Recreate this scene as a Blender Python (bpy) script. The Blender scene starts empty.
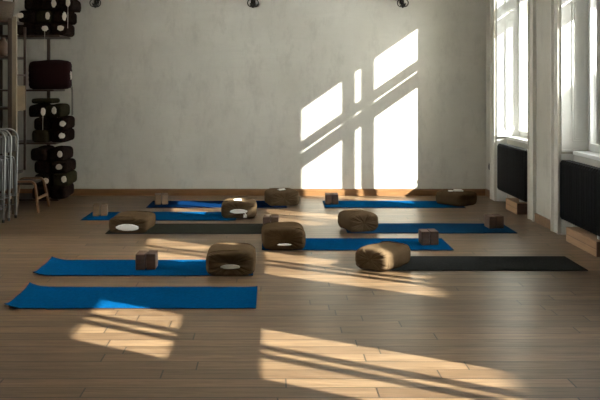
import bpy, bmesh, math, random
from math import sin, cos, pi, radians, copysign
from mathutils import Vector, Matrix
random.seed(7)
S = bpy.context.scene
COL = S.collection
CAMH, FPX, VX, VY = 1.62, 810.0, 272.0, 84.0

# ------------------------------------------------------------------ materials
def mat(name, base=(.5, .5, .5), rough=.7, metal=0.0, spec=.5, var=None, scale=8.0, bump=0.0, bscale=60.0, stretch=(1, 1, 1), amount=.5, sheen=0.0):
    m = bpy.data.materials.new(name); m.use_nodes = True
    nt = m.node_tree; b = nt.nodes['Principled BSDF']
    b.inputs['Base Color'].default_value = (*base, 1)
    b.inputs['Roughness'].default_value = rough
    b.inputs['Metallic'].default_value = metal
    b.inputs['Specular IOR Level'].default_value = spec
    if sheen: b.inputs['Sheen Weight'].default_value = sheen
    tc = nt.nodes.new('ShaderNodeTexCoord'); mp = nt.nodes.new('ShaderNodeMapping')
    mp.inputs['Scale'].default_value = stretch
    nt.links.new(tc.outputs['Object'], mp.inputs['Vector'])
    if var:
        n = nt.nodes.new('ShaderNodeTexNoise'); n.inputs['Scale'].default_value = scale
        n.inputs['Detail'].default_value = 5
        nt.links.new(mp.outputs['Vector'], n.inputs['Vector'])
        r = nt.nodes.new('ShaderNodeMapRange'); r.inputs['From Min'].default_value = .5 - amount / 2; r.inputs['From Max'].default_value = .5 + amount / 2
        nt.links.new(n.outputs['Fac'], r.inputs['Value'])
        mx = nt.nodes.new('ShaderNodeMix'); mx.data_type = 'RGBA'
        mx.inputs['A'].default_value = (*base, 1); mx.inputs['B'].default_value = (*var, 1)
        nt.links.new(r.outputs['Result'], mx.inputs['Factor'])
        nt.links.new(mx.outputs['Result'], b.inputs['Base Color'])
    if bump:
        n2 = nt.nodes.new('ShaderNodeTexNoise'); n2.inputs['Scale'].default_value = bscale; n2.inputs['Detail'].default_value = 4
        nt.links.new(mp.outputs['Vector'], n2.inputs['Vector'])
        bp = nt.nodes.new('ShaderNodeBump'); bp.inputs['Strength'].default_value = bump; bp.inputs['Distance'].default_value = .01
        nt.links.new(n2.outputs['Fac'], bp.inputs['Height'])
        nt.links.new(bp.outputs['Normal'], b.inputs['Normal'])
    return m

def plaster(name, c1, c2, c3):
    m = mat(name, c1, .9, spec=0)
    nt = m.node_tree; b = nt.nodes['Principled BSDF']
    tc = nt.nodes.new('ShaderNodeTexCoord')
    def noise(sc, st, det=6, rough=.6):
        mp = nt.nodes.new('ShaderNodeMapping'); mp.inputs['Scale'].default_value = st
        nt.links.new(tc.outputs['Object'], mp.inputs['Vector'])
        n = nt.nodes.new('ShaderNodeTexNoise'); n.inputs['Scale'].default_value = sc; n.inputs['Detail'].default_value = det; n.inputs['Roughness'].default_value = rough
        nt.links.new(mp.outputs['Vector'], n.inputs['Vector']); return n
    def mix(a, bcol, f, lo, hi):
        r = nt.nodes.new('ShaderNodeMapRange'); r.inputs['From Min'].default_value = lo; r.inputs['From Max'].default_value = hi
        nt.links.new(f.outputs['Fac'], r.inputs['Value'])
        mx = nt.nodes.new('ShaderNodeMix'); mx.data_type = 'RGBA'
        if isinstance(a, tuple): mx.inputs['A'].default_value = (*a, 1)
        else: nt.links.new(a, mx.inputs['A'])
        mx.inputs['B'].default_value = (*bcol, 1)
        nt.links.new(r.outputs['Result'], mx.inputs['Factor']); return mx.outputs['Result']
    x = mix(c1, c2, noise(1.3, (1, 1, 1)), .35, .65)
    x = mix(x, c3, noise(5, (1, 1, .45), 8, .75), .5, .78)
    x = mix(x, c2, noise(3, (.35, .35, 4), 6, .7), .52, .85)
    nt.links.new(x, b.inputs['Base Color'])
    n = noise(14, (1, 1, 1), 8, .7)
    bp = nt.nodes.new('ShaderNodeBump'); bp.inputs['Strength'].default_value = .25; bp.inputs['Distance'].default_value = .012
    nt.links.new(n.outputs['Fac'], bp.inputs['Height']); nt.links.new(bp.outputs['Normal'], b.inputs['Normal'])
    return m

def floor_mat():
    m = mat('oak_boards', (.3, .2, .12), .38, spec=.3)
    nt = m.node_tree; b = nt.nodes['Principled BSDF']; L = nt.links
    tc = nt.nodes.new('ShaderNodeTexCoord')
    sp = nt.nodes.new('ShaderNodeSeparateXYZ'); L.new(tc.outputs['Object'], sp.inputs[0])
    dv = nt.nodes.new('ShaderNodeMath'); dv.operation = 'DIVIDE'; dv.inputs[1].default_value = .135; L.new(sp.outputs[1], dv.inputs[0])
    fr = nt.nodes.new('ShaderNodeMath'); fr.operation = 'FLOOR'; L.new(dv.outputs[0], fr.inputs[0])
    wn = nt.nodes.new('ShaderNodeTexWhiteNoise'); wn.noise_dimensions = '1D'; L.new(fr.outputs[0], wn.inputs['W'])
    ma = nt.nodes.new('ShaderNodeMath'); ma.operation = 'MULTIPLY_ADD'; ma.inputs[1].default_value = 4.7; L.new(wn.outputs['Value'], ma.inputs[0]); L.new(sp.outputs[0], ma.inputs[2])
    vec = nt.nodes.new('ShaderNodeCombineXYZ'); L.new(ma.outputs[0], vec.inputs[0]); L.new(sp.outputs[1], vec.inputs[1])
    def brick(c1, c2, mo, msize=.004, smooth=.0):
        br = nt.nodes.new('ShaderNodeTexBrick')
        br.offset = 0; br.squash = 1
        br.inputs['Color1'].default_value = c1; br.inputs['Color2'].default_value = c2; br.inputs['Mortar'].default_value = mo
        br.inputs['Scale'].default_value = 1; br.inputs['Mortar Size'].default_value = msize
        br.inputs['Mortar Smooth'].default_value = smooth; br.inputs['Bias'].default_value = 0
        br.inputs['Brick Width'].default_value = 1.55; br.inputs['Row Height'].default_value = .135
        L.new(vec.outputs[0], br.inputs['Vector']); return br
    br = brick((.176, .112, .060, 1), (.100, .060, .031, 1), (.016, .009, .005, 1), .0045)
    rnd = brick((0, 0, 0, 1), (1, 1, 1, 1), (.5, .5, .5, 1), .0045)
    mp = nt.nodes.new('ShaderNodeMapping'); mp.inputs['Scale'].default_value = (1.0, 14, 1)
    add = nt.nodes.new('ShaderNodeVectorMath'); add.operation = 'MULTIPLY_ADD'
    L.new(rnd.outputs['Color'], add.inputs[0]); add.inputs[1].default_value = (7, 3, 5); L.new(tc.outputs['Object'], add.inputs[2])
    L.new(add.outputs[0], mp.inputs['Vector'])
    n = nt.nodes.new('ShaderNodeTexNoise'); n.inputs['Scale'].default_value = 3.2; n.inputs['Detail'].default_value = 8; n.inputs['Roughness'].default_value = .65; n.inputs['Distortion'].default_value = .6
    L.new(mp.outputs['Vector'], n.inputs['Vector'])
    r = nt.nodes.new('ShaderNodeMapRange'); r.inputs['From Min'].default_value = .3; r.inputs['From Max'].default_value = .72
    r.inputs['To Min'].default_value = 1.3; r.inputs['To Max'].default_value = .5
    L.new(n.outputs['Fac'], r.inputs['Value'])
    mul = nt.nodes.new('ShaderNodeVectorMath'); mul.operation = 'SCALE'
    L.new(br.outputs['Color'], mul.inputs[0]); L.new(r.outputs['Result'], mul.inputs['Scale'])
    # knots and dark streaks
    mp2 = nt.nodes.new('ShaderNodeMapping'); mp2.inputs['Scale'].default_value = (1.6, 6, 1)
    L.new(tc.outputs['Object'], mp2.inputs['Vector'])
    n3 = nt.nodes.new('ShaderNodeTexNoise'); n3.inputs['Scale'].default_value = 2.3; n3.inputs['Detail'].default_value = 3
    L.new(mp2.outputs['Vector'], n3.inputs['Vector'])
    r3 = nt.nodes.new('ShaderNodeMapRange'); r3.inputs['From Min'].default_value = .68; r3.inputs['From Max'].default_value = .76
    L.new(n3.outputs['Fac'], r3.inputs['Value'])
    mx = nt.nodes.new('ShaderNodeMix'); mx.data_type = 'RGBA'; mx.inputs['B'].default_value = (.09, .05, .028, 1)
    L.new(mul.outputs[0], mx.inputs['A'])
    mm = nt.nodes.new('ShaderNodeMath'); mm.operation = 'MULTIPLY'; mm.inputs[1].default_value = .7
    L.new(r3.outputs['Result'], mm.inputs[0]); L.new(mm.outputs[0], mx.inputs['Factor'])
    L.new(mx.outputs['Result'], b.inputs['Base Color'])
    rr = nt.nodes.new('ShaderNodeMapRange'); rr.inputs['To Min'].default_value = .27; rr.inputs['To Max'].default_value = .42
    L.new(n.outputs['Fac'], rr.inputs['Value']); L.new(rr.outputs['Result'], b.inputs['Roughness'])
    inv = nt.nodes.new('ShaderNodeMath'); inv.operation = 'SUBTRACT'; inv.inputs[0].default_value = 1
    L.new(br.outputs['Fac'], inv.inputs[1])
    ad = nt.nodes.new('ShaderNodeMath'); ad.operation = 'MULTIPLY_ADD'; ad.inputs[1].default_value = .12
    L.new(n.outputs['Fac'], ad.inputs[0]); L.new(inv.outputs[0], ad.inputs[2])
    bp = nt.nodes.new('ShaderNodeBump'); bp.inputs['Strength'].default_value = .35; bp.inputs['Distance'].default_value = .004
    L.new(ad.outputs[0], bp.inputs['Height']); L.new(bp.outputs['Normal'], b.inputs['Normal'])
    return m

def glass_mat():
    m = bpy.data.materials.new('window_glass'); m.use_nodes = True
    nt = m.node_tree; nt.nodes.clear()
    o = nt.nodes.new('ShaderNodeOutputMaterial'); mx = nt.nodes.new('ShaderNodeMixShader')
    t = nt.nodes.new('ShaderNodeBsdfTransparent'); t.inputs['Color'].default_value = (.96, .98, .97, 1)
    g = nt.nodes.new('ShaderNodeBsdfGlossy'); g.inputs['Roughness'].default_value = .02
    fr = nt.nodes.new('ShaderNodeFresnel'); fr.inputs['IOR'].default_value = 1.35
    nt.links.new(fr.outputs[0], mx.inputs[0]); nt.links.new(t.outputs[0], mx.inputs[1]); nt.links.new(g.outputs[0], mx.inputs[2])
    nt.links.new(mx.outputs[0], o.inputs[0]); return m

def wood(name, a, b, rough=.5, st=(12, 1.5, 12)):
    return mat(name, a, rough, var=b, scale=3, stretch=st, amount=.4, bump=.1, bscale=12)

M = dict(
    plaster=plaster('plaster', (.585, .56, .48), (.515, .49, .415), (.43, .405, .34)),
    leftwall=plaster('shade_dark_plaster', (.24, .21, .17), (.2, .175, .14), (.16, .14, .11)),  # plaster darkened to cut bounce light and keep the left side dim
    ceiling=mat('ceiling_paint', (.45, .43, .38), .9),
    floor=floor_mat(), glass=glass_mat(),
    base=wood('oak_baseboard', (.23, .115, .04), (.155, .073, .026), .45, (1.5, 12, 12)),
    cap=wood('oak_cap', (.42, .24, .12), (.3, .16, .075), .45, (1.5, 12, 12)),
    paint=mat('white_paint', (.78, .78, .74), .45, var=(.70, .70, .66), scale=4, bump=.05),
    sash=mat('sash_paint', (.72, .72, .68), .4, var=(.66, .66, .62), scale=4),
    casing=mat('casing_paint', (.66, .63, .55), .5, var=(.56, .53, .45), scale=5, bump=.1),
    blue=mat('blue_mat', (.0015, .050, .135), .85, var=(.001, .036, .10), scale=40, bump=.3, bscale=260, spec=0),
    blue_pale=mat('worn_blue_mat', (.008, .046, .108), .85, var=(.006, .036, .085), scale=40, bump=.3, bscale=260, spec=0),
    navy=mat('navy_mat', (.002, .015, .05), .85, var=(.0015, .01, .035), scale=40, bump=.3, bscale=260, spec=0),
    charcoal=mat('charcoal_mat', (.03, .031, .029), .85, var=(.014, .015, .015), scale=60, bump=.4, bscale=200, spec=0),
    olive=mat('olive_mat', (.028, .028, .021), .85, var=(.019, .019, .015), scale=50, bump=.3, bscale=200, spec=0),
    underside=mat('mat_underside', (.008, .008, .01), .9),
    brown=mat('brown_cotton', (.086, .055, .029), .95, var=(.062, .039, .02), scale=9, bump=.3, bscale=45, spec=0),
    tan=mat('faded_brown_cotton', (.108, .072, .040), .95, var=(.08, .052, .028), scale=9, bump=.3, bscale=45, spec=0),
    tagcloth=mat('aged_white_cloth', (.62, .56, .47), .85, bump=.15, bscale=80),
    white=mat('white_cloth', (.72, .70, .64), .85, bump=.15, bscale=80),
    maroon=mat('maroon_cotton', (.012, .003, .003), .9, spec=.08, bump=.2),
    black=mat('black_cotton', (.007, .005, .005), .95, spec=0, var=(.02, .013, .009), scale=50, amount=.25, bump=.3),
    darkbrown=mat('dark_brown_cotton', (.018, .010, .007), .95, spec=0, var=(.007, .005, .004), scale=30, amount=.3, bump=.3),
    darkolive=mat('dark_olive_cotton', (.026, .022, .011), .95, spec=0, var=(.016, .014, .008), scale=20, bump=.3),
    cork=wood('walnut_block', (.125, .066, .038), (.075, .04, .024), .75, (3, 3, 14)),
    cork_pale=wood('pale_block', (.19, .12, .067), (.14, .088, .048), .6, (3, 3, 14)),
    iron=mat('black_iron', (.008, .008, .009), .36, spec=.3, bump=.02),
    wrought=mat('wrought_iron', (.03, .024, .018), .4, metal=.8),
    box=wood('pale_timber', (.44, .27, .145), (.33, .195, .10), .55, (10, 1.2, 14)),
    box_dark=wood('dark_timber_end', (.12, .06, .035), (.08, .04, .024), .6, (10, 1.2, 14)),
    post=wood('pale_post', (.2, .16, .105), (.16, .125, .08), .5, (12, 12, 1.2)),
    shelf=wood('dark_shelf_wood', (.05, .023, .011), (.03, .014, .007), .5, (3, 1.2, 10)),
    panel=wood('light_panel_wood', (.13, .085, .04), (.1, .065, .03), .5, (3, 1.2, 10)),
    bent=wood('bent_birch', (.2, .105, .05), (.15, .075, .035), .45, (6, 6, 2)),
    steel=mat('dimmed_white_steel', (.2, .2, .19), .45, metal=.1),  # white chair steel, darkened to stand in for the dim corner
    seatpad=mat('dark_seat', (.02, .017, .016), .85, bump=.2),
    wicker=mat('wicker', (.09, .06, .032), .8, var=(.04, .026, .013), scale=30, stretch=(1, 1, 4), bump=.8, bscale=50),
    vase=mat('glazed_clay', (.10, .05, .022), .5, var=(.05, .025, .012), scale=12),
    black_plastic=mat('black_plastic', (.01, .01, .01), .4),
    candle=mat('candle_wax', (.6, .55, .42), .5),
    stucco=mat('stucco', (.45, .42, .36), .9, var=(.38, .35, .3), scale=3),
    tile=mat('roof_tile', (.28, .12, .07), .8, var=(.2, .09, .05), scale=8),
)

# ------------------------------------------------------------------ mesh helpers
def obj(name, bm, m, parent=None, smooth=False, loc=None, rz=0, bevel=0):
    bmesh.ops.recalc_face_normals(bm, faces=bm.faces)
    me = bpy.data.meshes.new(name); bm.to_mesh(me); bm.free()
    o = bpy.data.objects.new(name, me); COL.objects.link(o)
    for mm in (m if isinstance(m, (list, tuple)) else [m]): me.materials.append(mm)
    if smooth:
        for p in me.polygons: p.use_smooth = True
    if loc is not None: o.location = loc
    o.rotation_euler.z = rz
    if parent: o.parent = parent
    if bevel:
        b = o.modifiers.new('bevel', 'BEVEL'); b.width = bevel; b.segments = 2; b.limit_method = 'ANGLE'; b.angle_limit = radians(40)
    return o
def tag(o, label, cat, group=None):
    o['label'] = label; o['category'] = cat
    if group: o['group'] = group
    return o
def thing(name, label, cat, loc=(0, 0, 0), rz=0, group=None):
    o = bpy.data.objects.new(name, None); COL.objects.link(o)
    o.empty_display_size = .1; o.location = loc; o.rotation_euler = (0, 0, rz)
    return tag(o, label, cat, group)
def struct(name, bm, m, parent=None, **k):
    o = obj(name, bm, m, parent, **k)
    if not parent: o['kind'] = 'structure'
    return o
def box(bm, x0, x1, y0, y1, z0, z1, mx=None, mi=0):
    vs = [bm.verts.new((x, y, z)) for x in (x0, x1) for y in (y0, y1) for z in (z0, z1)]
    if mx:
        for v in vs: v.co = mx @ v.co
    for f in ((0, 1, 3, 2), (4, 6, 7, 5), (0, 4, 5, 1), (2, 3, 7, 6), (0, 2, 6, 4), (1, 5, 7, 3)):
        fc = bm.faces.new([vs[i] for i in f]); fc.material_index = mi
    return vs
def prism(bm, pts, z0, z1):
    a = [bm.verts.new((x, y, z0)) for x, y in pts]; b = [bm.verts.new((x, y, z1)) for x, y in pts]
    n = len(pts)
    bm.faces.new(a); bm.faces.new(b[::-1])
    for i in range(n): bm.faces.new((a[i], a[(i + 1) % n], b[(i + 1) % n], b[i]))
def tube(bm, pts, r, seg=8, closed=False):
    pts = [Vector(p) for p in pts]; rings = []
    n = len(pts); up = None
    for i, p in enumerate(pts):
        if closed: d = (pts[(i + 1) % n] - pts[i - 1]).normalized()
        else: d = (pts[min(i + 1, n - 1)] - pts[max(i - 1, 0)]).normalized()
        if up is None:
            up = d.orthogonal().normalized()
        else:
            up = (up - d * up.dot(d)).normalized()
        sd = d.cross(up); rr = r[i] if isinstance(r, (list, tuple)) else r
        rings.append([bm.verts.new(p + (up * cos(2 * pi * k / seg) + sd * sin(2 * pi * k / seg)) * rr) for k in range(seg)])
    for i in range(n if closed else n - 1):
        A, B = rings[i], rings[(i + 1) % n]
        for k in range(seg): bm.faces.new((A[k], A[(k + 1) % seg], B[(k + 1) % seg], B[k]))
    if not closed: bm.faces.new(rings[0]); bm.faces.new(rings[-1])
def lathe(bm, prof, seg=20, c=(0, 0, 0)):
    rings = [[bm.verts.new((c[0] + r * cos(2 * pi * k / seg), c[1] + r * sin(2 * pi * k / seg), c[2] + z)) for k in range(seg)] for r, z in prof]
    for A, B in zip(rings, rings[1:]):
        for k in range(seg): bm.faces.new((A[k], A[(k + 1) % seg], B[(k + 1) % seg], B[k]))
    bm.faces.new(rings[0]); bm.faces.new(rings[-1])
def arc(cx, cz, r, a0, a1, n=8): return [(cx + r * cos(a0 + (a1 - a0) * i / n), cz + r * sin(a0 + (a1 - a0) * i / n)) for i in range(n + 1)]
NB = bmesh.new
def fl(px, py): Y = FPX * CAMH / (py - VY); return (px - VX) * Y / FPX, Y
def at(px, Y): return (px - VX) * Y / FPX

# ------------------------------------------------------------------ room
XL, XR, YB, YF, ZC = -3.95, 3.11, 11.76, -1.6, 3.95
XO = 3.72
b = NB(); box(b, XL - .3, XO, YF - .3, YB + .3, -.2, 0); struct('floor', b, M['floor'])
b = NB(); box(b, XL - .3, XO, YF - .3, YB + .3, ZC, ZC + .2); struct('ceiling', b, M['ceiling'])
b = NB(); box(b, XL - .3, XO, YB, YB + .3, 0, ZC); struct('wall_back', b, M['plaster'])
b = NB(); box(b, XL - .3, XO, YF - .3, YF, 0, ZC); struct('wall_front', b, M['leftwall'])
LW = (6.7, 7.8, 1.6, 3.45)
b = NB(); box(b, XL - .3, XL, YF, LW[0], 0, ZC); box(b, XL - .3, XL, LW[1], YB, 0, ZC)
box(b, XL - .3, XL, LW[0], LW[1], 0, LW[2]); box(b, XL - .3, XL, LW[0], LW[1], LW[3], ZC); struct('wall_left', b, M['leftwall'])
w = bpy.data.objects.new('window_6', None); COL.objects.link(w); w['kind'] = 'structure'; w.location = (XL - .15, (LW[0] + LW[1]) / 2, 0)
b = NB(); hw = (LW[1] - LW[0]) / 2
for y0, y1, z0, z1 in ((-hw, -hw + .06, LW[2], LW[3]), (hw - .06, hw, LW[2], LW[3]), (-.03, .03, LW[2] + .06, LW[3] - .06), (-hw + .06, hw - .06, LW[2], LW[2] + .06), (-hw + .06, hw - .06, LW[3] - .06, LW[3])):
    box(b, -.03, .03, y0, y1, z0, z1)
obj('window_frame', b, M['sash'], w)
for y0, y1 in ((-hw + .06, -.03), (.03, hw - .06)):
    b = NB(); b.faces.new([b.verts.new(q) for q in ((0, y0, LW[2] + .06), (0, y1, LW[2] + .06), (0, y1, LW[3] - .06), (0, y0, LW[3] - .06))]); obj('glass_pane', b, M['glass'], w)
b = NB(); box(b, .03, .19, -hw, hw, LW[2] - .03, LW[2] - .001); obj('window_sill', b, M['paint'], w)

XS, XI, XOUT = 3.24, 3.40, 3.62          # apron plane, inner sash plane, outer sash plane
ZS, ZT = .905, 3.60                      # sill top, opening top
P = 2.42
CEN = [10.45, 8.03, 5.33, 2.88, .42]
HN, HF, HI = .70, .69, .68              # opening half widths near / far at the room face, inside
b = NB()
ys = []
for k, c in enumerate(CEN): ys.append((c - HN, c + HF + (.07 if k == 0 else 0), c - HI, c + HI))
edges = [(YB, YB)] + [(y[0], y[2]) for y in ys]                 # far side of each pillar
lows = [(y[1], y[3]) for y in ys] + [(YF, YF)]
for (h, hi), (l, li) in zip(edges, lows):
    prism(b, [(XR, l), (XI + .02, li), (XO, li), (XO, hi), (XI + .02, hi), (XR, h)], 0, ZC)
for (n, f, ni, fi) in ys:
    prism(b, [(XS, n + (HN - HI) * .5 - .06), (XO, ni), (XO, fi), (XS, f - (HF - HI) * .5 + .06)], 0, ZS - .04)
    prism(b, [(XR, n), (XI + .02, ni), (XO, ni), (XO, fi), (XI + .02, fi), (XR, f)], ZT, ZC)
struct('wall_right', b, M['plaster'])

# baseboards
b = NB(); box(b, XL, XR, YB - .022, YB, 0, .085); box(b, XL, XR, YB - .014, YB, .085, .10); struct('baseboard_back', b, M['base'], bevel=.004)
b = NB()
CW = .215
segs = [(YB - .022, ys[0][1] + CW)] + [(ys[i][0] - CW, ys[i + 1][1] + CW) for i in range(4)] + [(ys[4][0] - CW, YF)]
for hi, lo in segs: box(b, XR - .02, XR, lo, hi, 0, .105)
struct('baseboard_right', b, M['base'], bevel=.004)
b = NB(); box(b, XL, XL + .02, YF, YB - .022, 0, .10); struct('baseboard_left', b, M['base'])

tn = 1
for i, (n, f, ni, fi) in enumerate(ys):
    # casing boards round the niche, moulded
    b = NB()
    for (a0, a1, inner) in ((n - CW, n, 1), (f, f + CW, -1)):
        box(b, XR - .022, XR, a0, a1, .0, ZT + CW)
        e = a1 if inner == 1 else a0
        box(b, XR - .036, XR - .022, min(e, e - inner * .028), max(e, e - inner * .028), 0, ZT)
        e2 = a0 if inner == 1 else a1
        box(b, XR - .04, XR - .022, min(e2, e2 + inner * .04), max(e2, e2 + inner * .04), 0, ZT + CW)
        box(b, XR - .03, XR - .022, min(e2, e2 + inner * .065), max(e2, e2 + inner * .065), 0, ZT + CW)
    box(b, XR - .022, XR, n, f, ZT, ZT + CW); box(b, XR - .04, XR - .022, n - CW, f + CW, ZT + CW - .05, ZT + CW)
    struct('trim_%d' % tn, b, M['casing'], bevel=.004); tn += 1
    # panelled linings on both reveals
    b = NB()
    for (p0, p1, sgn) in (((XR, f), (XI, fi + .012), -1), ((XR, n), (XI, ni - .012), 1)):
        d = Vector((p1[0] - p0[0], p1[1] - p0[1], 0)); L = d.length; d.normalize(); nn = Vector((0, 0, 1)).cross(d)
        if nn.y * sgn < 0: nn = -nn
        mx = Matrix((( d.x, nn.x, 0, p0[0]), (d.y, nn.y, 0, p0[1]), (0, 0, 1, 0), (0, 0, 0, 1)))
        def s(u0, u1, t0, t1, z0, z1): box(b, u0, u1, t0, t1, z0, z1, mx)
        s(-.0, L, -.001, .012, ZS, ZT)
        s(.0, L * .55, .0, .012, 0, ZS - .04)
        s(.0, L * .62, .012, .03, ZS - .012, ZS + .012)
        for z0, z1 in ((1.0, 2.52), (2.62, 3.5)):
            for m_, th, tk in ((.0, .014, .020), (.026, .010, .017)):
                u0, u1 = L * .40 + m_, L * .92 - m_
                s(u0, u0 + th, .012, tk, z0 + m_, z1 - m_); s(u1 - th, u1, .012, tk, z0 + m_, z1 - m_)
                s(u0 + th, u1 - th, .012, tk, z0 + m_, z0 + m_ + th); s(u0 + th, u1 - th, .012, tk, z1 - m_ - th, z1 - m_)
    struct('trim_%d' % tn, b, M['paint'], bevel=.003); tn += 1
    # window: box window with an inner and an outer layer
    w = bpy.data.objects.new('window_%d' % (i + 1), None); COL.objects.link(w); w['kind'] = 'structure'
    c = CEN[i] - (-.025, .03, 0, 0, 0)[i]; dz = (.05, 0, 0, 0, 0)[i]; cl = (.003, .003, .05, .05, .05)[i]
    w.location = (0, c, 0)
    g0, g1, mu = (.543 if i == 0 else .53), (.63, .625, .53, .53, .53)[i], (.041 if i == 0 else .034)
    def layer(xa, xb, zb, tr0, tr1, top, bar, nm):
        b = NB(); bo = -.03 if nm == 'inner' else .014
        lo, hi = ni - c + .001, fi - c - .001
        box(b, xa, xb, lo, -g0, ZS, ZT - .001); box(b, xa, xb, g1, hi, ZS, ZT - .001)
        box(b, xa, xb, -g0, g1, ZS, zb); box(b, xa, xb, -g0, g1, tr0, tr1); box(b, xa, xb, -g0, g1, top, ZT - .001)
        box(b, xa - .012, xb, bo - bar, bo + bar, zb, tr0); box(b, xa - .012, xb, bo - bar, bo + bar, tr1, top)
        box(b, xa - .010, xa, -g0, g1, tr0 + .04, tr1 - .03)
        # sash beads
        for y0, y1 in ((-g0, bo - bar), (bo + bar, g1)):
            for z0, z1 in ((zb, tr0), (tr1, top)):
                box(b, xa - .01, xa, y0 - .022, y0 + .0, z0 - .02, z1 + .02); box(b, xa - .01, xa, y1, y1 + .022, z0 - .02, z1 + .02)
                box(b, xa - .01, xa, y0, y1, z0 - .022, z0); box(b, xa - .01, xa, y0, y1, z1, z1 + .022)
        obj('window_frame', b, M['sash'], w)
        for y0, y1 in ((-g0, bo - bar), (bo + bar, g1)):
            for z0, z1 in ((zb, tr0), (tr1, top)):
                b = NB(); xm = (xa + xb) / 2
                vs = [b.verts.new(q) for q in ((xm, y0, z0), (xm, y1, z0), (xm, y1, z1), (xm, y0, z1))]; b.faces.new(vs)
                obj('glass_pane', b, M['glass'], w)
    layer(XI, XI + .045, .985, 2.697 + dz - cl, 2.815 + dz, 3.54, mu, 'inner')
    layer(XOUT - .02, XOUT + .025, .97, 2.592 + dz, 2.779 + dz, 3.445 + dz, mu, 'outer')
    b = NB(); box(b, XI - .012, XI, -.018, .018, 1.85, 1.91); tube(b, [(XI - .012, 0, 1.88), (XI - .045, 0, 1.88), (XI - .05, 0, 1.8)], .008, 6)
    obj('window_handle', b, M['wrought'], w, smooth=True)
    b = NB(); box(b, XS - .03, XI - .001, n - c + .075, f - c - .07, ZS - .04, ZS)
    obj('window_sill', b, M['paint'], w, bevel=.006)
    b = NB(); box(b, XI + .046, XOUT - .021, ni - c + .001, fi - c - .001, ZS - .03, ZS)
    obj('window_box_floor', b, M['paint'], w)

# added house outside, unseen, placed to cut the sun patches on the floor
bt = thing('sun_blocker_house', 'added unseen house outside the windows, placed to cut the sunlight', 'house', (13.0, 2.0, 0))

# ------------------------------------------------------------------ radiators, timber boxes
def radiator(y0, y1, label):
    t = thing('radiator', label, 'radiator', (3.052, (y0 + y1) / 2, .19), 0, 'black radiators under the windows')
    L = y1 - y0; n = int(L / .062); z1 = .625; h = L / 2
    b = NB()
    for k in range(n):
        y = -h + (k + .5) * L / n; w = L / n * .22
        # one flat column section with rounded head
        prof = [(.0, .03), (.0, z1 - .03), (.02, z1), (.10, z1), (.12, z1 - .03), (.12, .03), (.10, 0), (.02, 0)]
        A = [b.verts.new((x, y - w, z)) for x, z in prof]; B = [b.verts.new((x, y + w, z)) for x, z in prof]
        Ai = [b.verts.new((.06 + (x - .06) * 1.0, y, z)) for x, z in prof]
        for v in Ai: v.co.x += (-.008 if v.co.x < .06 else .008)
        m_ = len(prof)
        for q in range(m_):
            b.faces.new((A[q], A[(q + 1) % m_], Ai[(q + 1) % m_], Ai[q])); b.faces.new((Ai[q], Ai[(q + 1) % m_], B[(q + 1) % m_], B[q]))
        b.faces.new(A); b.faces.new(B)
    obj('sections', b, M['iron'], t)
    b = NB()
    for z in (.055, z1 - .055): tube(b, [(.06, -h + .01, z), (.06, h - .01, z)], .024, 10)
    obj('header_pipe', b, M['iron'], t, smooth=True)
    b = NB()
    tube(b, [(.06, h - .02, .055), (.06, h + .035, .055), (.09, h + .035, .055)], .012, 8); obj('valve', b, M['iron'], t, smooth=True)
    for y in (-h + .25, h - .16):
        b = NB(); box(b, .02, .10, y - .02, y + .02, -.035, .012); obj('bracket', b, M['paint'], t, bevel=.004)
    return t
radiator(9.80, 10.98, 'black ribbed radiator in the far window niche, nearest the back wall')
radiator(7.38, 8.60, 'black ribbed radiator in the nearer window niche at the right photo edge')
def timber(px, py, y0, y1, h, label):
    t = thing('timber_box', label, 'box', (3.035, (y0 + y1) / 2, 0), 0, 'timber boxes under the radiators')
    L = (y1 - y0) / 2
    b = NB(); box(b, 0, .20, -L, L, 0, h); obj('body', b, M['box'], t, bevel=.003)
    b = NB(); box(b, .002, .198, -L - .006, -L, 0.002, h - .002); o = obj('end_board', b, M['box_dark'], t); o['label'] = 'dark brown end board'
    b = NB(); box(b, -.003, 0, -L + .006, L - .006, h * .5, h * .5 + .003); obj('joint', b, M['box_dark'], t)
timber(0, 0, 10.04, 10.52, .14, 'pale timber box on the floor under the far radiator')
timber(0, 0, 7.58, 8.36, .145, 'longer pale timber box on the floor under the nearer radiator')
# wall switch near the corner
t = thing('wall_switch', 'small black switch on the right wall between corner and far window', 'switch', (XR, 11.56, .44))
b = NB(); box(b, -.012, 0, -.035, .035, -.045, .045); obj('cover_plate', b, M['black_plastic'], t, bevel=.004)
b = NB(); box(b, -.02, -.012, -.015, .015, -.025, .025); obj('rocker', b, M['black_plastic'], t)

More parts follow.
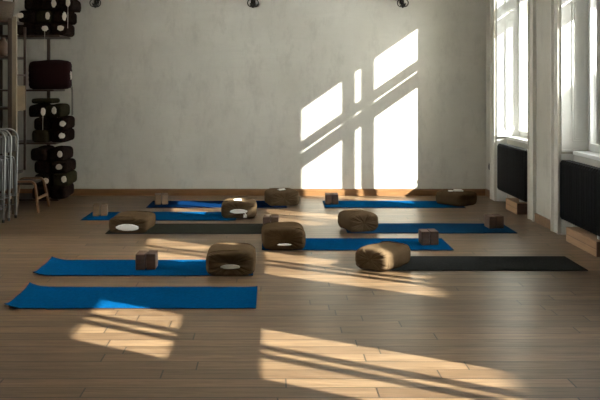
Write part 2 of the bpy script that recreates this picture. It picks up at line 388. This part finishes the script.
# ------------------------------------------------------------------ yoga mats
def yoga_mat(x0, ynear, length, m, label, rz=0, curl=0, group='yoga mats laid on the floor', width=.61, curl_right=0):
    nx, ny = 60, 16; th = .006
    b = NB(); top = []; bot = []
    rnd = random.Random(label)
    ph = [rnd.uniform(0, 6) for _ in range(4)]
    for i in range(nx + 1):
        u = i / nx; rt = []; rb = []
        for j in range(ny + 1):
            v = j / ny
            x = (u - .5) * length; y = (v - .5) * width
            z = .0012 * (1 + sin(u * 9 + ph[0]) * sin(v * 4 + ph[1]))
            e = max(0, 1 - u * length / .17); s = 0
            if curl: z += curl * e ** 2 * (.10 + 1.0 * abs(2 * v - 1) ** 3); x += curl * .4 * e ** 2 * abs(2 * v - 1)
            e2 = max(0, 1 - (1 - u) * length / .12)
            z += curl_right * e2 ** 2 * (.2 + v)
            rt.append(b.verts.new((x, y, z + th))); rb.append(b.verts.new((x, y, z)))
        top.append(rt); bot.append(rb)
    for i in range(nx):
        for j in range(ny):
            b.faces.new((top[i][j], top[i + 1][j], top[i + 1][j + 1], top[i][j + 1]))
            f = b.faces.new((bot[i][j], bot[i][j + 1], bot[i + 1][j + 1], bot[i + 1][j])); f.material_index = 1
    for i in range(nx):
        f = b.faces.new((bot[i][0], bot[i + 1][0], top[i + 1][0], top[i][0])); f.material_index = 1
        b.faces.new((bot[i][ny], top[i][ny], top[i + 1][ny], bot[i + 1][ny]))
    for j in range(ny):
        b.faces.new((bot[0][j], top[0][j], top[0][j + 1], bot[0][j + 1])); b.faces.new((bot[nx][j], bot[nx][j + 1], top[nx][j + 1], top[nx][j]))
    o = obj('yoga_mat', b, [m, M['underside']], None, smooth=False, loc=(x0 + length / 2, ynear + width / 2, .0005), rz=rz)
    return tag(o, label, 'yoga mat', group)
ML = 1.84
yoga_mat(-1.94, 5.83, 1.825, M['blue'], 'blue yoga mat nearest the camera, empty with a curled left end', curl=.032, curl_right=.006)
yoga_mat(-2.03, 6.83, 1.87, M['blue'], 'blue yoga mat with curled left end under a dark block pair and pleated cushion', curl=.028, width=.60)
yoga_mat(-1.80, 8.74, ML, M['olive'], 'dark olive grey yoga mat on the left with a cushion on its left end', width=.62)
yoga_mat(-2.27, 9.60, ML, M['blue'], 'blue yoga mat on the left behind the olive grey mat', width=.62)
yoga_mat(-1.645, 10.58, ML, M['navy'], 'navy yoga mat on the left closest to the back wall')
yoga_mat(.692, 10.58, ML, M['blue'], 'blue yoga mat on the right closest to the back wall', rz=radians(-.8))
yoga_mat(.82, 8.78, ML, M['blue_pale'], 'faded greyish blue yoga mat on the right pointing at the window wall', rz=radians(-.5), width=.60)
yoga_mat(-.10, 7.88, 1.87, M['blue'], 'bright blue yoga mat in the middle with cushion left and block pair right', width=.59)
yoga_mat(.90, 7.02, ML, M['charcoal'], 'charcoal yoga mat on the right, nearest the camera on that side', rz=radians(-.3), width=.57)

# ------------------------------------------------------------------ cushions
def cushion_mesh(w, h, l, ex=2.7, pleat=1.0, seed=0, seg=96, capl=.045, face=.5, sag=.85):
    """pillow lying along +Y (axis), centre at origin, base at z=0; pleated round ends"""
    rnd = random.Random(seed); b = NB(); ph = rnd.uniform(0, 6)
    prof = []                                                # (y, scale, pleat weight)
    L2 = l / 2
    for t in (-1,):
        prof += [(-L2 + .016, .10, .3), (-L2 + .008, .30, .9), (-L2 + .002, .50, 1.2), (-L2, .70, 1), (-L2 + .006, .85, .6), (-L2 + capl * .4, .95, .25), (-L2 + capl, .99, .1)]
    N = 8
    for i in range(1, N): prof.append((-L2 + capl + (l - 2 * capl) * i / N, 1.0 + .02 * sin(pi * i / N) + rnd.uniform(-.006, .006), .03))
    prof += [(-y, s, p) for y, s, p in prof[:7]][::-1]
    rings = []
    jit = [rnd.uniform(.6, 1.4) for _ in range(seg)]
    for k, (y, s, p) in enumerate(prof):
        ring = []
        for q in range(seg):
            a = 2 * pi * q / seg
            cx = copysign(abs(cos(a)) ** (2 / ex), cos(a)); cz = copysign(abs(sin(a)) ** (2 / ex), sin(a))
            rip = (sin(a * 19 + ph) * .5 + .5 * sin(a * 9 + ph * 2)) * jit[q] * pleat
            ss = s * (1 + .05 * rip * p)
            yy = y + copysign(.013 * rip * p, -y if y else 1)
            x = cx * w / 2 * ss; z = cz * h / 2 * ss
            z += .006 * sin(y * 11 + ph + x * 7)
            zl = -h / 2 * sag
            if z < zl: z = zl - (z - zl) * 0
            ring.append(b.verts.new((x, yy, z - zl)))
        rings.append(ring)
    for A, B in zip(rings, rings[1:]):
        for q in range(seg): b.faces.new((A[q], A[(q + 1) % seg], B[(q + 1) % seg], B[q]))
    b.faces.new(rings[0]); b.faces.new(rings[-1])
    return b
def disc(b, cx, cz, rx, rz_, y, th=.006, seg=28, wob=.05, seed=1):
    rnd = random.Random(seed)
    pts = [(cx + rx * cos(2 * pi * k / seg) * (1 + rnd.uniform(-wob, wob)), cz + rz_ * sin(2 * pi * k / seg) * (1 + rnd.uniform(-wob, wob))) for k in range(seg)]
    A = [b.verts.new((x, y, z)) for x, z in pts]; C = [b.verts.new((cx + (x - cx) * .8, y - th, cz + (z - cz) * .8)) for x, z in pts]
    D = [b.verts.new((x, y + .02, z)) for x, z in pts]
    for k in range(seg):
        b.faces.new((A[k], A[(k + 1) % seg], C[(k + 1) % seg], C[k])); b.faces.new((D[k], D[(k + 1) % seg], A[(k + 1) % seg], A[k]))
    b.faces.new(C); b.faces.new(D)
def cushion(x, y, label, rz=0, m='brown', w=.41, h=.20, l=.44, patch=(.10, .024), seed=0, pz=.0, tagtop=None, ex=3.9, hang=False):
    """x,y = middle of the front end on the floor"""
    cxx = x - sin(rz) * l / 2; cyy = y + cos(rz) * l / 2
    t = thing('meditation_cushion', label, 'cushion', (cxx, cyy, .0085), rz, 'meditation cushions on the mats')
    cm = cushion_mesh(w, h, l, seed=seed, ex=ex)
    body = obj('cover', cm, M[m], t, smooth=True)
    zc = h / 2 * .85 + pz
    if patch:
        for s in (1, -1):
            b = NB(); disc(b, .0, zc - .01, patch[0], patch[1], -l / 2 + .003, seed=seed)
            if s == -1:
                for v in b.verts: v.co.y = -v.co.y
            o = obj('end_patch', b, M['white'], t, smooth=False); o['label'] = 'white oval end patch'
    for s in (-1, 1):                                         # piping seam round each end
        b = NB(); pts = []
        for q in range(48):
            a = 2 * pi * q / 48
            cx = copysign(abs(cos(a)) ** (2 / ex), cos(a)); cz = copysign(abs(sin(a)) ** (2 / ex), sin(a))
            z = max(cz * h / 2 * .985, -h / 2 * .85 + .004); pts.append((cx * w / 2 * .985, s * (l / 2 - .05), z + h / 2 * .85))
        tube(b, pts, .004, 6, closed=True)
        obj('piping', b, M[m], t, smooth=True)
    if tagtop:
        tx, ty, tw, tl = tagtop
        b = NB(); mx = Matrix.Translation((tx, ty, h * .925 + .002)) @ Matrix.Rotation(.2, 4, 'Z')
        box(b, -tw / 2, tw / 2, -tl / 2, tl / 2, -.004, .004, mx)
        box(b, -tw / 2, tw / 2, -tl / 2 - .004, -tl / 2, -.03, .004, mx)
        mx2 = mx @ Matrix.Rotation(-.45, 4, 'X'); box(b, -tw / 2, tw / 2, -tl * .3, tl / 2, .004, .010, mx2)
        o = obj('fabric_tag', b, M['white'], t); o['label'] = 'white fabric tag on top'
    if hang:
        b = NB(); tube(b, [(.07, -l / 2 - .004, zc - .02), (.09, -l / 2 - .02, zc - .05), (.085, -l / 2 - .02, .03)], .006, 6)
        box(b, .06, .10, -l / 2 - .026, -l / 2 - .014, .012, .05)
        o = obj('tie_cord', b, M['white'], t); o['label'] = 'white cord hanging from the end'
    return t
def front(px, py): return fl(px, py)
x, y = fl(127, 234); cushion(x + .0, y + .02, 'brown cushion with a big white oval end on the olive grey mat', rz=radians(-4), w=.43, h=.18, l=.50, patch=(.125, .037), seed=3, pz=-.01)
x, y = fl(283, 207); cushion(x + .03, y + .03, 'brown cushion with a white tag on the navy mat by the back wall', rz=radians(14), w=.42, h=.215, l=.36, patch=None, seed=4, tagtop=(-.02, -.06, .09, .07), m='tan')
x, y = fl(238.5, 219.5); cushion(x, y + .02, 'brown cushion with white tag and dangling white cord, left of the centre', w=.42, h=.21, l=.40, patch=(.105, .026), seed=5, pz=.005, tagtop=(-.02, -.04, .09, .07), hang=True, m='tan')
x, y = fl(284.5, 250); cushion(x, y - .04, 'brown pleated cushion with a thin white slit on the middle blue mat', w=.42, h=.225, l=.42, patch=(.07, .009), seed=6, rz=radians(3), pz=-.035)
x, y = fl(357, 233); cushion(x + .09, y + .02, 'plain rounded brown cushion at the left end of the faded blue mat', rz=radians(20), w=.36, h=.215, l=.36, patch=None, seed=7, m='tan', ex=3.2)
x, y = fl(230.5, 275.5); cushion(x, y - .04, 'brown pleated cushion nearest the camera, its gathered end in deep shade', w=.415, h=.218, l=.42, patch=(.085, .018), seed=8, pz=-.01, m='tan')
x, y = fl(457, 207); cushion(x + .17, y + .05, 'flat brown cushion on the right mat by the back wall', rz=radians(38), w=.40, h=.19, l=.42, patch=None, seed=9)
x, y = fl(373, 271.5); cushion(x - .03, y + .01, 'brown cushion in a patch of sun at the left end of the charcoal mat', rz=radians(-38), w=.33, h=.195, l=.47, patch=None, seed=10, m='tan', ex=3.4)

# small folded white cloth on the flat cushion
t = thing('eye_pillow', 'small white folded cloth on top of the flat cushion by the back wall', 'cloth', (at(456, 10.85), 10.83, .180))
b = NB(); box(b, -.035, .085, -.05, .05, 0, .028); obj('cloth_fold', b, M['white'], t, bevel=.012)
b = NB(); box(b, -.105, -.045, -.035, .035, 0, .02); obj('cloth_end', b, M['white'], t, bevel=.008)

# ------------------------------------------------------------------ yoga blocks, in pairs
first = []
def block(x, y, rz, m, label, w=.081, h=.135, d=.17):
    if not first:
        b = NB(); box(b, -w / 2, w / 2, -d / 2, d / 2, 0, h)
        o = obj('yoga_block', b, M['cork'], bevel=.005); first.append(o)
    else:
        o = first[0].copy(); COL.objects.link(o)
    if m != 'cork':
        if m not in BM:
            BM[m] = first[0].data.copy(); BM[m].materials[0] = M[m]
        o.data = BM[m]
    o.location = (x, y, .0085); o.rotation_euler.z = rz
    tag(o, label, 'yoga block', 'yoga blocks standing in pairs on the mats')
BM = {}
def pair(px, py, where, rz=0, m='cork', hgt=None):
    x, y = fl(px, py); y += .085
    for s, nm in ((-1, 'left'), (1, 'right')):
        block(x + s * .0445 * cos(rz), y + s * .0445 * sin(rz) + s * .006, rz + s * radians(.9), m, '%s block of the pair %s' % (nm, where))
pair(145.5, 270.8, 'on the second blue mat from the camera')
pair(99, 216.8, 'on the left end of the far left blue mat', rz=radians(8), m='cork_pale')
pair(160.5, 205.2, 'on the left end of the navy mat', rz=radians(10), m='cork_pale')
pair(271, 230.3, 'behind the cushion with the thin white slit', rz=radians(-3))
pair(332, 205.2, 'left on the blue mat by the sunlit wall')
pair(430, 246, 'on the right end of the middle bright blue mat', rz=radians(2))
pair(496, 229.2, 'on the right end of the faded blue mat', rz=radians(5))

# ------------------------------------------------------------------ wrought iron sconces on the back wall
def sconce(px, label):
    X = at(px, YB - .12); t = thing('wall_sconce', label, 'wall lamp', (X, YB, 2.805), 0, 'wrought iron sconces high on the back wall')
    b = NB(); box(b, -.035, .035, -.012, 0, -.02, .26); obj('backplate', b, M['wrought'], t, bevel=.006)
    for s in (-1, 1):
        b = NB(); pts = []
        for k in range(26):
            u = k / 25; a = -pi / 2 + u * 2.3 * pi; r = .062 * (1 - .72 * u)
            pts.append((s * (.055 - .0 + r * cos(a) * 1.0 - .03), -.10 - .02 * u, -.012 + r * sin(a) + .0))
        tube(b, [(0, -.012, .02), (s * .01, -.06, -.03)] + pts, .008, 7)
        tube(b, [(0, -.012, .06), (s * .08, -.08, .04), (s * .13, -.11, .10), (s * .13, -.11, .15)], .008, 7)
        obj('scroll_arm', b, M['wrought'], t, smooth=True)
        b = NB(); lathe(b, [(.01, .14), (.04, .155), (.045, .165), (.018, .168), (.018, .19), (.012, .19)], 14, (s * .13, -.11, 0)); obj('candle_cup', b, M['wrought'], t, smooth=True)
        b = NB(); lathe(b, [(.014, .19), (.014, .29), (.004, .30)], 12, (s * .13, -.11, 0)); obj('candle', b, M['candle'], t)
    b = NB()
    lathe(b, [(.004, -.092), (.018, -.08), (.022, -.066), (.012, -.052), (.02, -.04), (.014, -.02), (.006, .0)], 12, (0, -.105, 0))
    for k in range(5):
        a = 2 * pi * k / 5 + .4; tube(b, [(0, -.105, -.045), (.035 * cos(a), -.105 + .035 * sin(a), -.055), (.05 * cos(a), -.105 + .05 * sin(a), -.03)], [.006, .011, .003], 6)
    obj('leaf_finial', b, M['wrought'], t, smooth=True)
sconce(95, 'left wrought iron sconce high on the back wall')
sconce(253, 'middle wrought iron sconce high on the back wall')
sconce(403, 'right wrought iron sconce above the sunlit part of the back wall')

# ------------------------------------------------------------------ left corner: shelf unit with a pale post
t = thing('shelf_unit', 'open dark wood shelf unit with a pale front post along the left wall', 'shelf', (-3.55, 9.7, 0))
def lb(name, x0, x1, y0, y1, z0, z1, m, lab=None, bevel=.003):
    b = NB(); box(b, x0 + 3.55, x1 + 3.55, y0 - 9.7, y1 - 9.7, z0, z1); o = obj(name, b, M[m], t, bevel=bevel)
    if lab: o['label'] = lab
    return o
lb('post', -3.235, -3.18, 10.07, 10.12, 0, 2.46, 'post', 'pale front post')
lb('post', -3.93, -3.88, 10.07, 10.12, 0, 2.46, 'shelf')
lb('post', -3.93, -3.88, 10.54, 10.57, 0, 2.46, 'shelf')
lb('thin_post', -3.235, -3.205, 10.54, 10.57, .50, 2.36, 'shelf', 'thin dark rear post')
lb('side_board', -3.29, -3.236, 10.08, 10.10, .50, 2.44, 'shelf', 'dark board beside the pale post')
for z in (.47, .86, 1.30, 1.94, 2.39): lb('shelf_board', -3.88, -3.236, 10.101, 10.56, z, z + .03, 'shelf')
lb('side_panel', -3.234, -3.206, 10.122, 10.538, 1.28, 1.60, 'panel', 'light wood side panel')
lb('crossbar', -3.225, -3.205, 10.122, 10.538, 1.72, 1.745, 'shelf')
# basket and vase
t = thing('wicker_basket', 'straw coloured wicker basket on top of the shelf unit', 'basket', (-3.46, 10.32, 2.422))
b = NB(); lathe(b, [(.11, 0), (.15, .05), (.17, .16), (.18, .24), (.165, .24), (.15, .1), (.1, .02)], 28); obj('basket_body', b, M['wicker'], t, smooth=True)
b = NB(); tube(b, [(.172 * cos(a), 0, .24 + .16 * sin(a)) for a in [pi * k / 14 for k in range(15)]], .010, 8); obj('handle', b, M['wicker'], t, smooth=True)
b = NB(); lathe(b, [(.035, 0), (.06, .03), (.075, .10), (.05, .17), (.025, .21), (.032, .24), (.026, .24), (.018, .2)], 24)
o = obj('clay_vase', b, M['vase'], None, smooth=True, loc=(-3.40, 10.25, 1.971)); tag(o, 'small brown glazed vase on the second shelf from the top', 'vase')

# folded white steel chairs leaning at the left edge
def folding_chair():
    t = thing('folding_chair', 'x', 'chair', (0, 0, 0), 0, 'folded white chairs leaning by the left wall')
    def U(wd, h, r, y0, y1, zt):
        pts = [(-wd, y0, .012), (-wd, y0 + (y1 - y0) * .5, h * .5)]
        pts += [(-wd + r - r * cos(a), y1, h - r + r * sin(a)) for a in [pi / 2 * k / 6 for k in range(7)]]
        pts += [(wd - r + r * sin(a), y1, h - r + r * cos(a)) for a in [pi / 2 * k / 6 for k in range(7)]]
        pts += [(wd, y0 + (y1 - y0) * .5, h * .5), (wd, y0, .012)]
        return pts
    b = NB(); tube(b, U(.215, 1.07, .11, -.03, .05, 1), .0125, 8); obj('front_frame', b, M['steel'], t, smooth=True)
    b = NB(); tube(b, U(.185, .74, .05, .06, .02, 1), .011, 8); obj('rear_frame', b, M['steel'], t, smooth=True)
    b = NB(); box(b, -.19, .19, .045, .065, .80, .99); obj('backrest', b, M['steel'], t, bevel=.008)
    b = NB(); box(b, -.17, .17, -.004, .018, .35, .72); obj('seat', b, M['steel'], t, bevel=.01)
    for z in (.16, .27):
        b = NB(); tube(b, [(-.21, -.02, z), (.21, -.02, z)], .008, 6); obj('crossbar', b, M['steel'], t, smooth=True)
    for s in (-1, 1):
        b = NB(); lathe(b, [(.016, 0), (.018, .03), (.013, .035)], 10, (s * .215, -.03, 0)); obj('foot_cap', b, M['black_plastic'], t)
    return t
fc = folding_chair()
labs = ['front folded white steel chair of the stack at the left photo edge', 'second folded white steel chair from the front at the left photo edge', 'third folded white steel chair from the front at the left photo edge', 'rear folded white steel chair of the stack, against the shelf unit']
for k, (px, yy, rz) in enumerate(((-14, 9.32, 0), (-12, 9.48, .03), (-9.5, 9.64, -.04), (-6.5, 9.82, .02))):
    if k == 0: r = fc
    else:
        r = fc.copy(); COL.objects.link(r)
        for ch in list(fc.children):
            cc = ch.copy(); COL.objects.link(cc); cc.parent = r
    r.location = (at(px, yy) + .33 - .0, yy, 0); r.rotation_euler = (0, 0, rz); r['label'] = labs[k]
    r.location.x = -3.16 + .02 * k - .215

# bentwood footstool
t = thing('footstool', 'low bentwood footstool with a dark seat in the left corner', 'stool', (-3.16, 10.46, 0), 0)
def uframe(y, h, wd, sp, yb):
    pts = [(-wd - sp, yb, .0)]
    r = .07
    for a in [pi / 2 * k / 6 for k in range(7)]: pts.append((-wd + r - r * cos(a), y, h - r + r * sin(a)))
    for a in [pi / 2 * k / 6 for k in range(7)]: pts.append((wd - r + r * sin(a), y, h - r + r * cos(a)))
    pts.append((wd + sp, yb, .0)); return pts
def ribbon(pts, tw, th):
    b = NB(); n = len(pts); R = []
    for i, p in enumerate(pts):
        a = Vector(pts[max(i - 1, 0)]); c = Vector(pts[min(i + 1, n - 1)]); d = (c - a).normalized(); s = Vector((0, 1, 0)); nn = d.cross(s).normalized(); p = Vector(p)
        R.append([b.verts.new(p + s * u * tw + nn * v * th) for u, v in ((-1, -1), (1, -1), (1, 1), (-1, 1))])
    for A, B in zip(R, R[1:]):
        for k in range(4): b.faces.new((A[k], A[(k + 1) % 4], B[(k + 1) % 4], B[k]))
    b.faces.new(R[0]); b.faces.new(R[-1]); return b
for s in (-1, 1):
    o = obj('leg_frame', ribbon(uframe(s * .20, .385, .165, .05, s * .25), .022, .011), M['bent'], t)
    for v in o.data.vertices: v.co.z = max(v.co.z, 0)
for xx in (-.185, .185):
    b = NB(); box(b, xx - .012, xx + .012, -.205, .205, .15, .185); obj('side_rail', b, M['bent'], t, bevel=.004)
b = NB(); box(b, -.13, .13, -.195, .195, .34, .372); obj('seat', b, M['seatpad'], t, bevel=.012)

# cushion rack in the corner
rk = thing('cushion_rack', 'tall dark wooden rack stacked with bolsters in the left corner', 'rack', (-3.3, 11.2, 0))
def rb(name, x0, x1, y0, y1, z0, z1):
    b = NB(); box(b, x0 + 3.3, x1 + 3.3, y0 - 11.2, y1 - 11.2, z0, z1); obj(name, b, M['shelf'], rk, bevel=.003)
RY0, RY1 = 10.98, 11.58
for z, x1 in ((.035, -2.9), (.80, -2.93), (1.52, -2.96), (2.26, -2.88)): rb('shelf_board', -3.9, x1, RY0, RY1, z, z + .025)
for xx in (-3.9, -3.22):
    for yy in (RY1, ): rb('post', xx, xx + .045, yy, yy + .03, 0, 3.0)
rb('post', -3.9, -3.87, RY0 - .03, RY0, 0, 3.0)
covers = {}
RW, RH, RL = .222, .172, .52
def roll(px, z, m, lab, patch, dy, cord, k):
    X = at(px, 10.98)
    t = thing('bolster', lab, 'bolster', (X, 11.24 + dy, z), rr.uniform(-.02, .02), 'bolsters stacked in the corner rack')
    if m not in covers:
        o = obj('cover', cushion_mesh(RW, RH * 1.06, RL, ex=3.8, seed=21 + len(covers), seg=36, capl=.035, sag=.88, pleat=.6), M[m], t, smooth=True); covers[m] = o
    else:
        o = covers[m].copy(); COL.objects.link(o); o.parent = t
    if patch is not None:
        dx = patch * 10.72 / FPX; zc = RH * rr.uniform(.42, .56); tilt = rr.uniform(.75, 1.25)
        b = NB(); disc(b, dx, zc, .036 * tilt, .046 / tilt, -RL / 2 + .001, seed=k, seg=18, wob=.12); o = obj('end_patch', b, M['tagcloth'], t)
        if cord:
            b = NB(); tube(b, [(dx, -RL / 2 - .004, zc), (dx + .004, -RL / 2 - .016, zc - .04), (dx + .002, -RL / 2 - .018, zc - .05 - cord)], .003, 5); obj('cord', b, M['tagcloth'], t)
rows = [ # z base, [(px, patch offset px or None, cord)], name
 (.062, [(40, None, 0), (57.5, None, 0)], 'on the bottom shelf of the rack'),
 (.234, [(42, 4, .1), (60.5, 4, 0)], 'in the second layer above the floor'),
 (.406, [(41.5, None, 0), (59, 0, 0)], 'in the third layer above the floor'),
 (.578, [(38, None, 0), (56, 4, 0)], 'in the fourth layer above the floor'),
 (.827, [(40, None, 0), (57.5, 4, 0)], 'on the second shelf of the rack'),
 (.999, [(41, None, 0), (58.5, 4, 0)], 'second from below on the second shelf'),
 (1.171, [(36, 7, .2), (52.5, 1, 0)], 'in the top layer under the maroon bolster'),
 (2.287, [(24, None, 0), (41, 4, .25), (58, 2, 0)], 'on the top shelf of the rack'),
 (2.459, [(26, -6, 0), (43, 4, 0), (60, 4, 0)], 'in the second layer of the top shelf'),
 (2.631, [(31, None, 0), (48, 6, 0), (65, 3, .3)], 'in the highest layer of the rack'),
]
pos = {2: ['left', 'right'], 3: ['left', 'middle', 'right']}
mats_ = ['black', 'darkbrown', 'black', 'darkolive', 'darkbrown']
names_ = {'black': 'black', 'darkbrown': 'dark brown', 'darkolive': 'dark olive'}
q = 0
rr = random.Random(3)
for ri, (z, items, nm) in enumerate(rows):
    for k, (px, pt, cord) in enumerate(items):
        m = mats_[q % 5]; q += 1
        roll(px, z, m, '%s bolster%s, %s %s' % (names_[m], ' with white patch' if pt is not None else '', pos[len(items)][k], nm), pt, rr.uniform(-.03, .03), cord, q)
# big maroon bolster
t = thing('bolster', 'large dark maroon bolster lying across the middle shelf of the rack', 'bolster', (at(49, 11.1), 11.18, 1.547), radians(-82), 'bolsters stacked in the corner rack')
obj('cover', cushion_mesh(.36, .41, .56, ex=2.6, seed=31, seg=48, capl=.13, sag=.96), M['maroon'], t, smooth=True)
for s in (1, -1):
    b = NB(); disc(b, 0, .19, .07, .06, -.28 + .004, seed=8)
    for v in b.verts: v.co.y *= s
    obj('end_patch', b, M['tagcloth'], t)
for dx in (-.06, .07):
    b = NB(); tube(b, [(dx, .275, .08), (dx, .292, -.02), (dx + .01, .295, -.2), (dx, .293, -.36)], .004, 5); obj('cord', b, M['black'], t)
# folded blanket in front of the top layer
b = NB(); box(b, -.15, .15, -.2, .2, 0, .07)
o = obj('folded_blanket', b, M['darkolive'], None, loc=(at(45, 11.2), 11.25, 1.352), bevel=.03); tag(o, 'dark olive folded blanket on the bolsters below the maroon one', 'blanket')

# ------------------------------------------------------------------ added sun blocker in the form of a house
def hb(name, x0, x1, y0, y1, z0, z1, m):
    b = NB(); box(b, x0 - 13.0, x1 - 13.0, y0 - 2.0, y1 - 2.0, z0, z1); return obj(name, b, M[m], bt)
hb('wall', 13, 19, -9, 3.1, -3, 7.7, 'stucco')
hb('blocker_cornice', 12.9, 19.1, -9.1, .15, 7.7, 8.13, 'tile')
hb('blocker_cornice', 12.9, 19.1, 2.5, 3.4, 7.7, 8.4, 'tile')
hb('blocker_dormer', 13, 17, .15, 2.5, 7.7, 8.66, 'stucco')  # stepped roofline shaped to end the sun patches
for hy in (-7.5, -5.2, -2.9, -.6, 1.7):
    for hz in (-1.5, 1.6, 4.7):
        b = NB(); box(b, 12.96 - 13, 13.0 - 13, hy - 2.5, hy - 1.5, hz, hz + 1.7); f = obj('window', b, M['paint'], bt)
        b = NB(); box(b, 12.94 - 13, 12.96 - 13, hy - 2.42, hy - 1.58, hz + .08, hz + 1.62); obj('pane', b, M['black_plastic'], f)

# ------------------------------------------------------------------ light
sd = Vector((-1, .57, -.70)).normalized()
sun = bpy.data.lights.new('sun', 'SUN'); sun.energy = 41; sun.angle = radians(.45); sun.color = (1.0, .98, .94)
so = bpy.data.objects.new('sun', sun); COL.objects.link(so); so.rotation_euler = sd.to_track_quat('-Z', 'Y').to_euler()
w = bpy.data.worlds.new('sky'); S.world = w; w.use_nodes = True
bg = w.node_tree.nodes['Background']; bg.inputs[0].default_value = (.96, .97, 1.0, 1); bg.inputs[1].default_value = 31.5

# ------------------------------------------------------------------ camera
cd = bpy.data.cameras.new('camera'); cam = bpy.data.objects.new('camera', cd); COL.objects.link(cam)
cam.location = (0, 0, CAMH); cam.rotation_euler = (pi / 2, 0, 0)
cd.sensor_width = 36; cd.lens = FPX / 600 * 36
cd.shift_x = (300 - VX) / 600; cd.shift_y = -(200 - VY) / 600
cd.clip_end = 200
S.camera = cam
S.view_settings.view_transform = 'Standard'; S.view_settings.look = 'None'; S.view_settings.exposure = 0; S.view_settings.gamma = 1
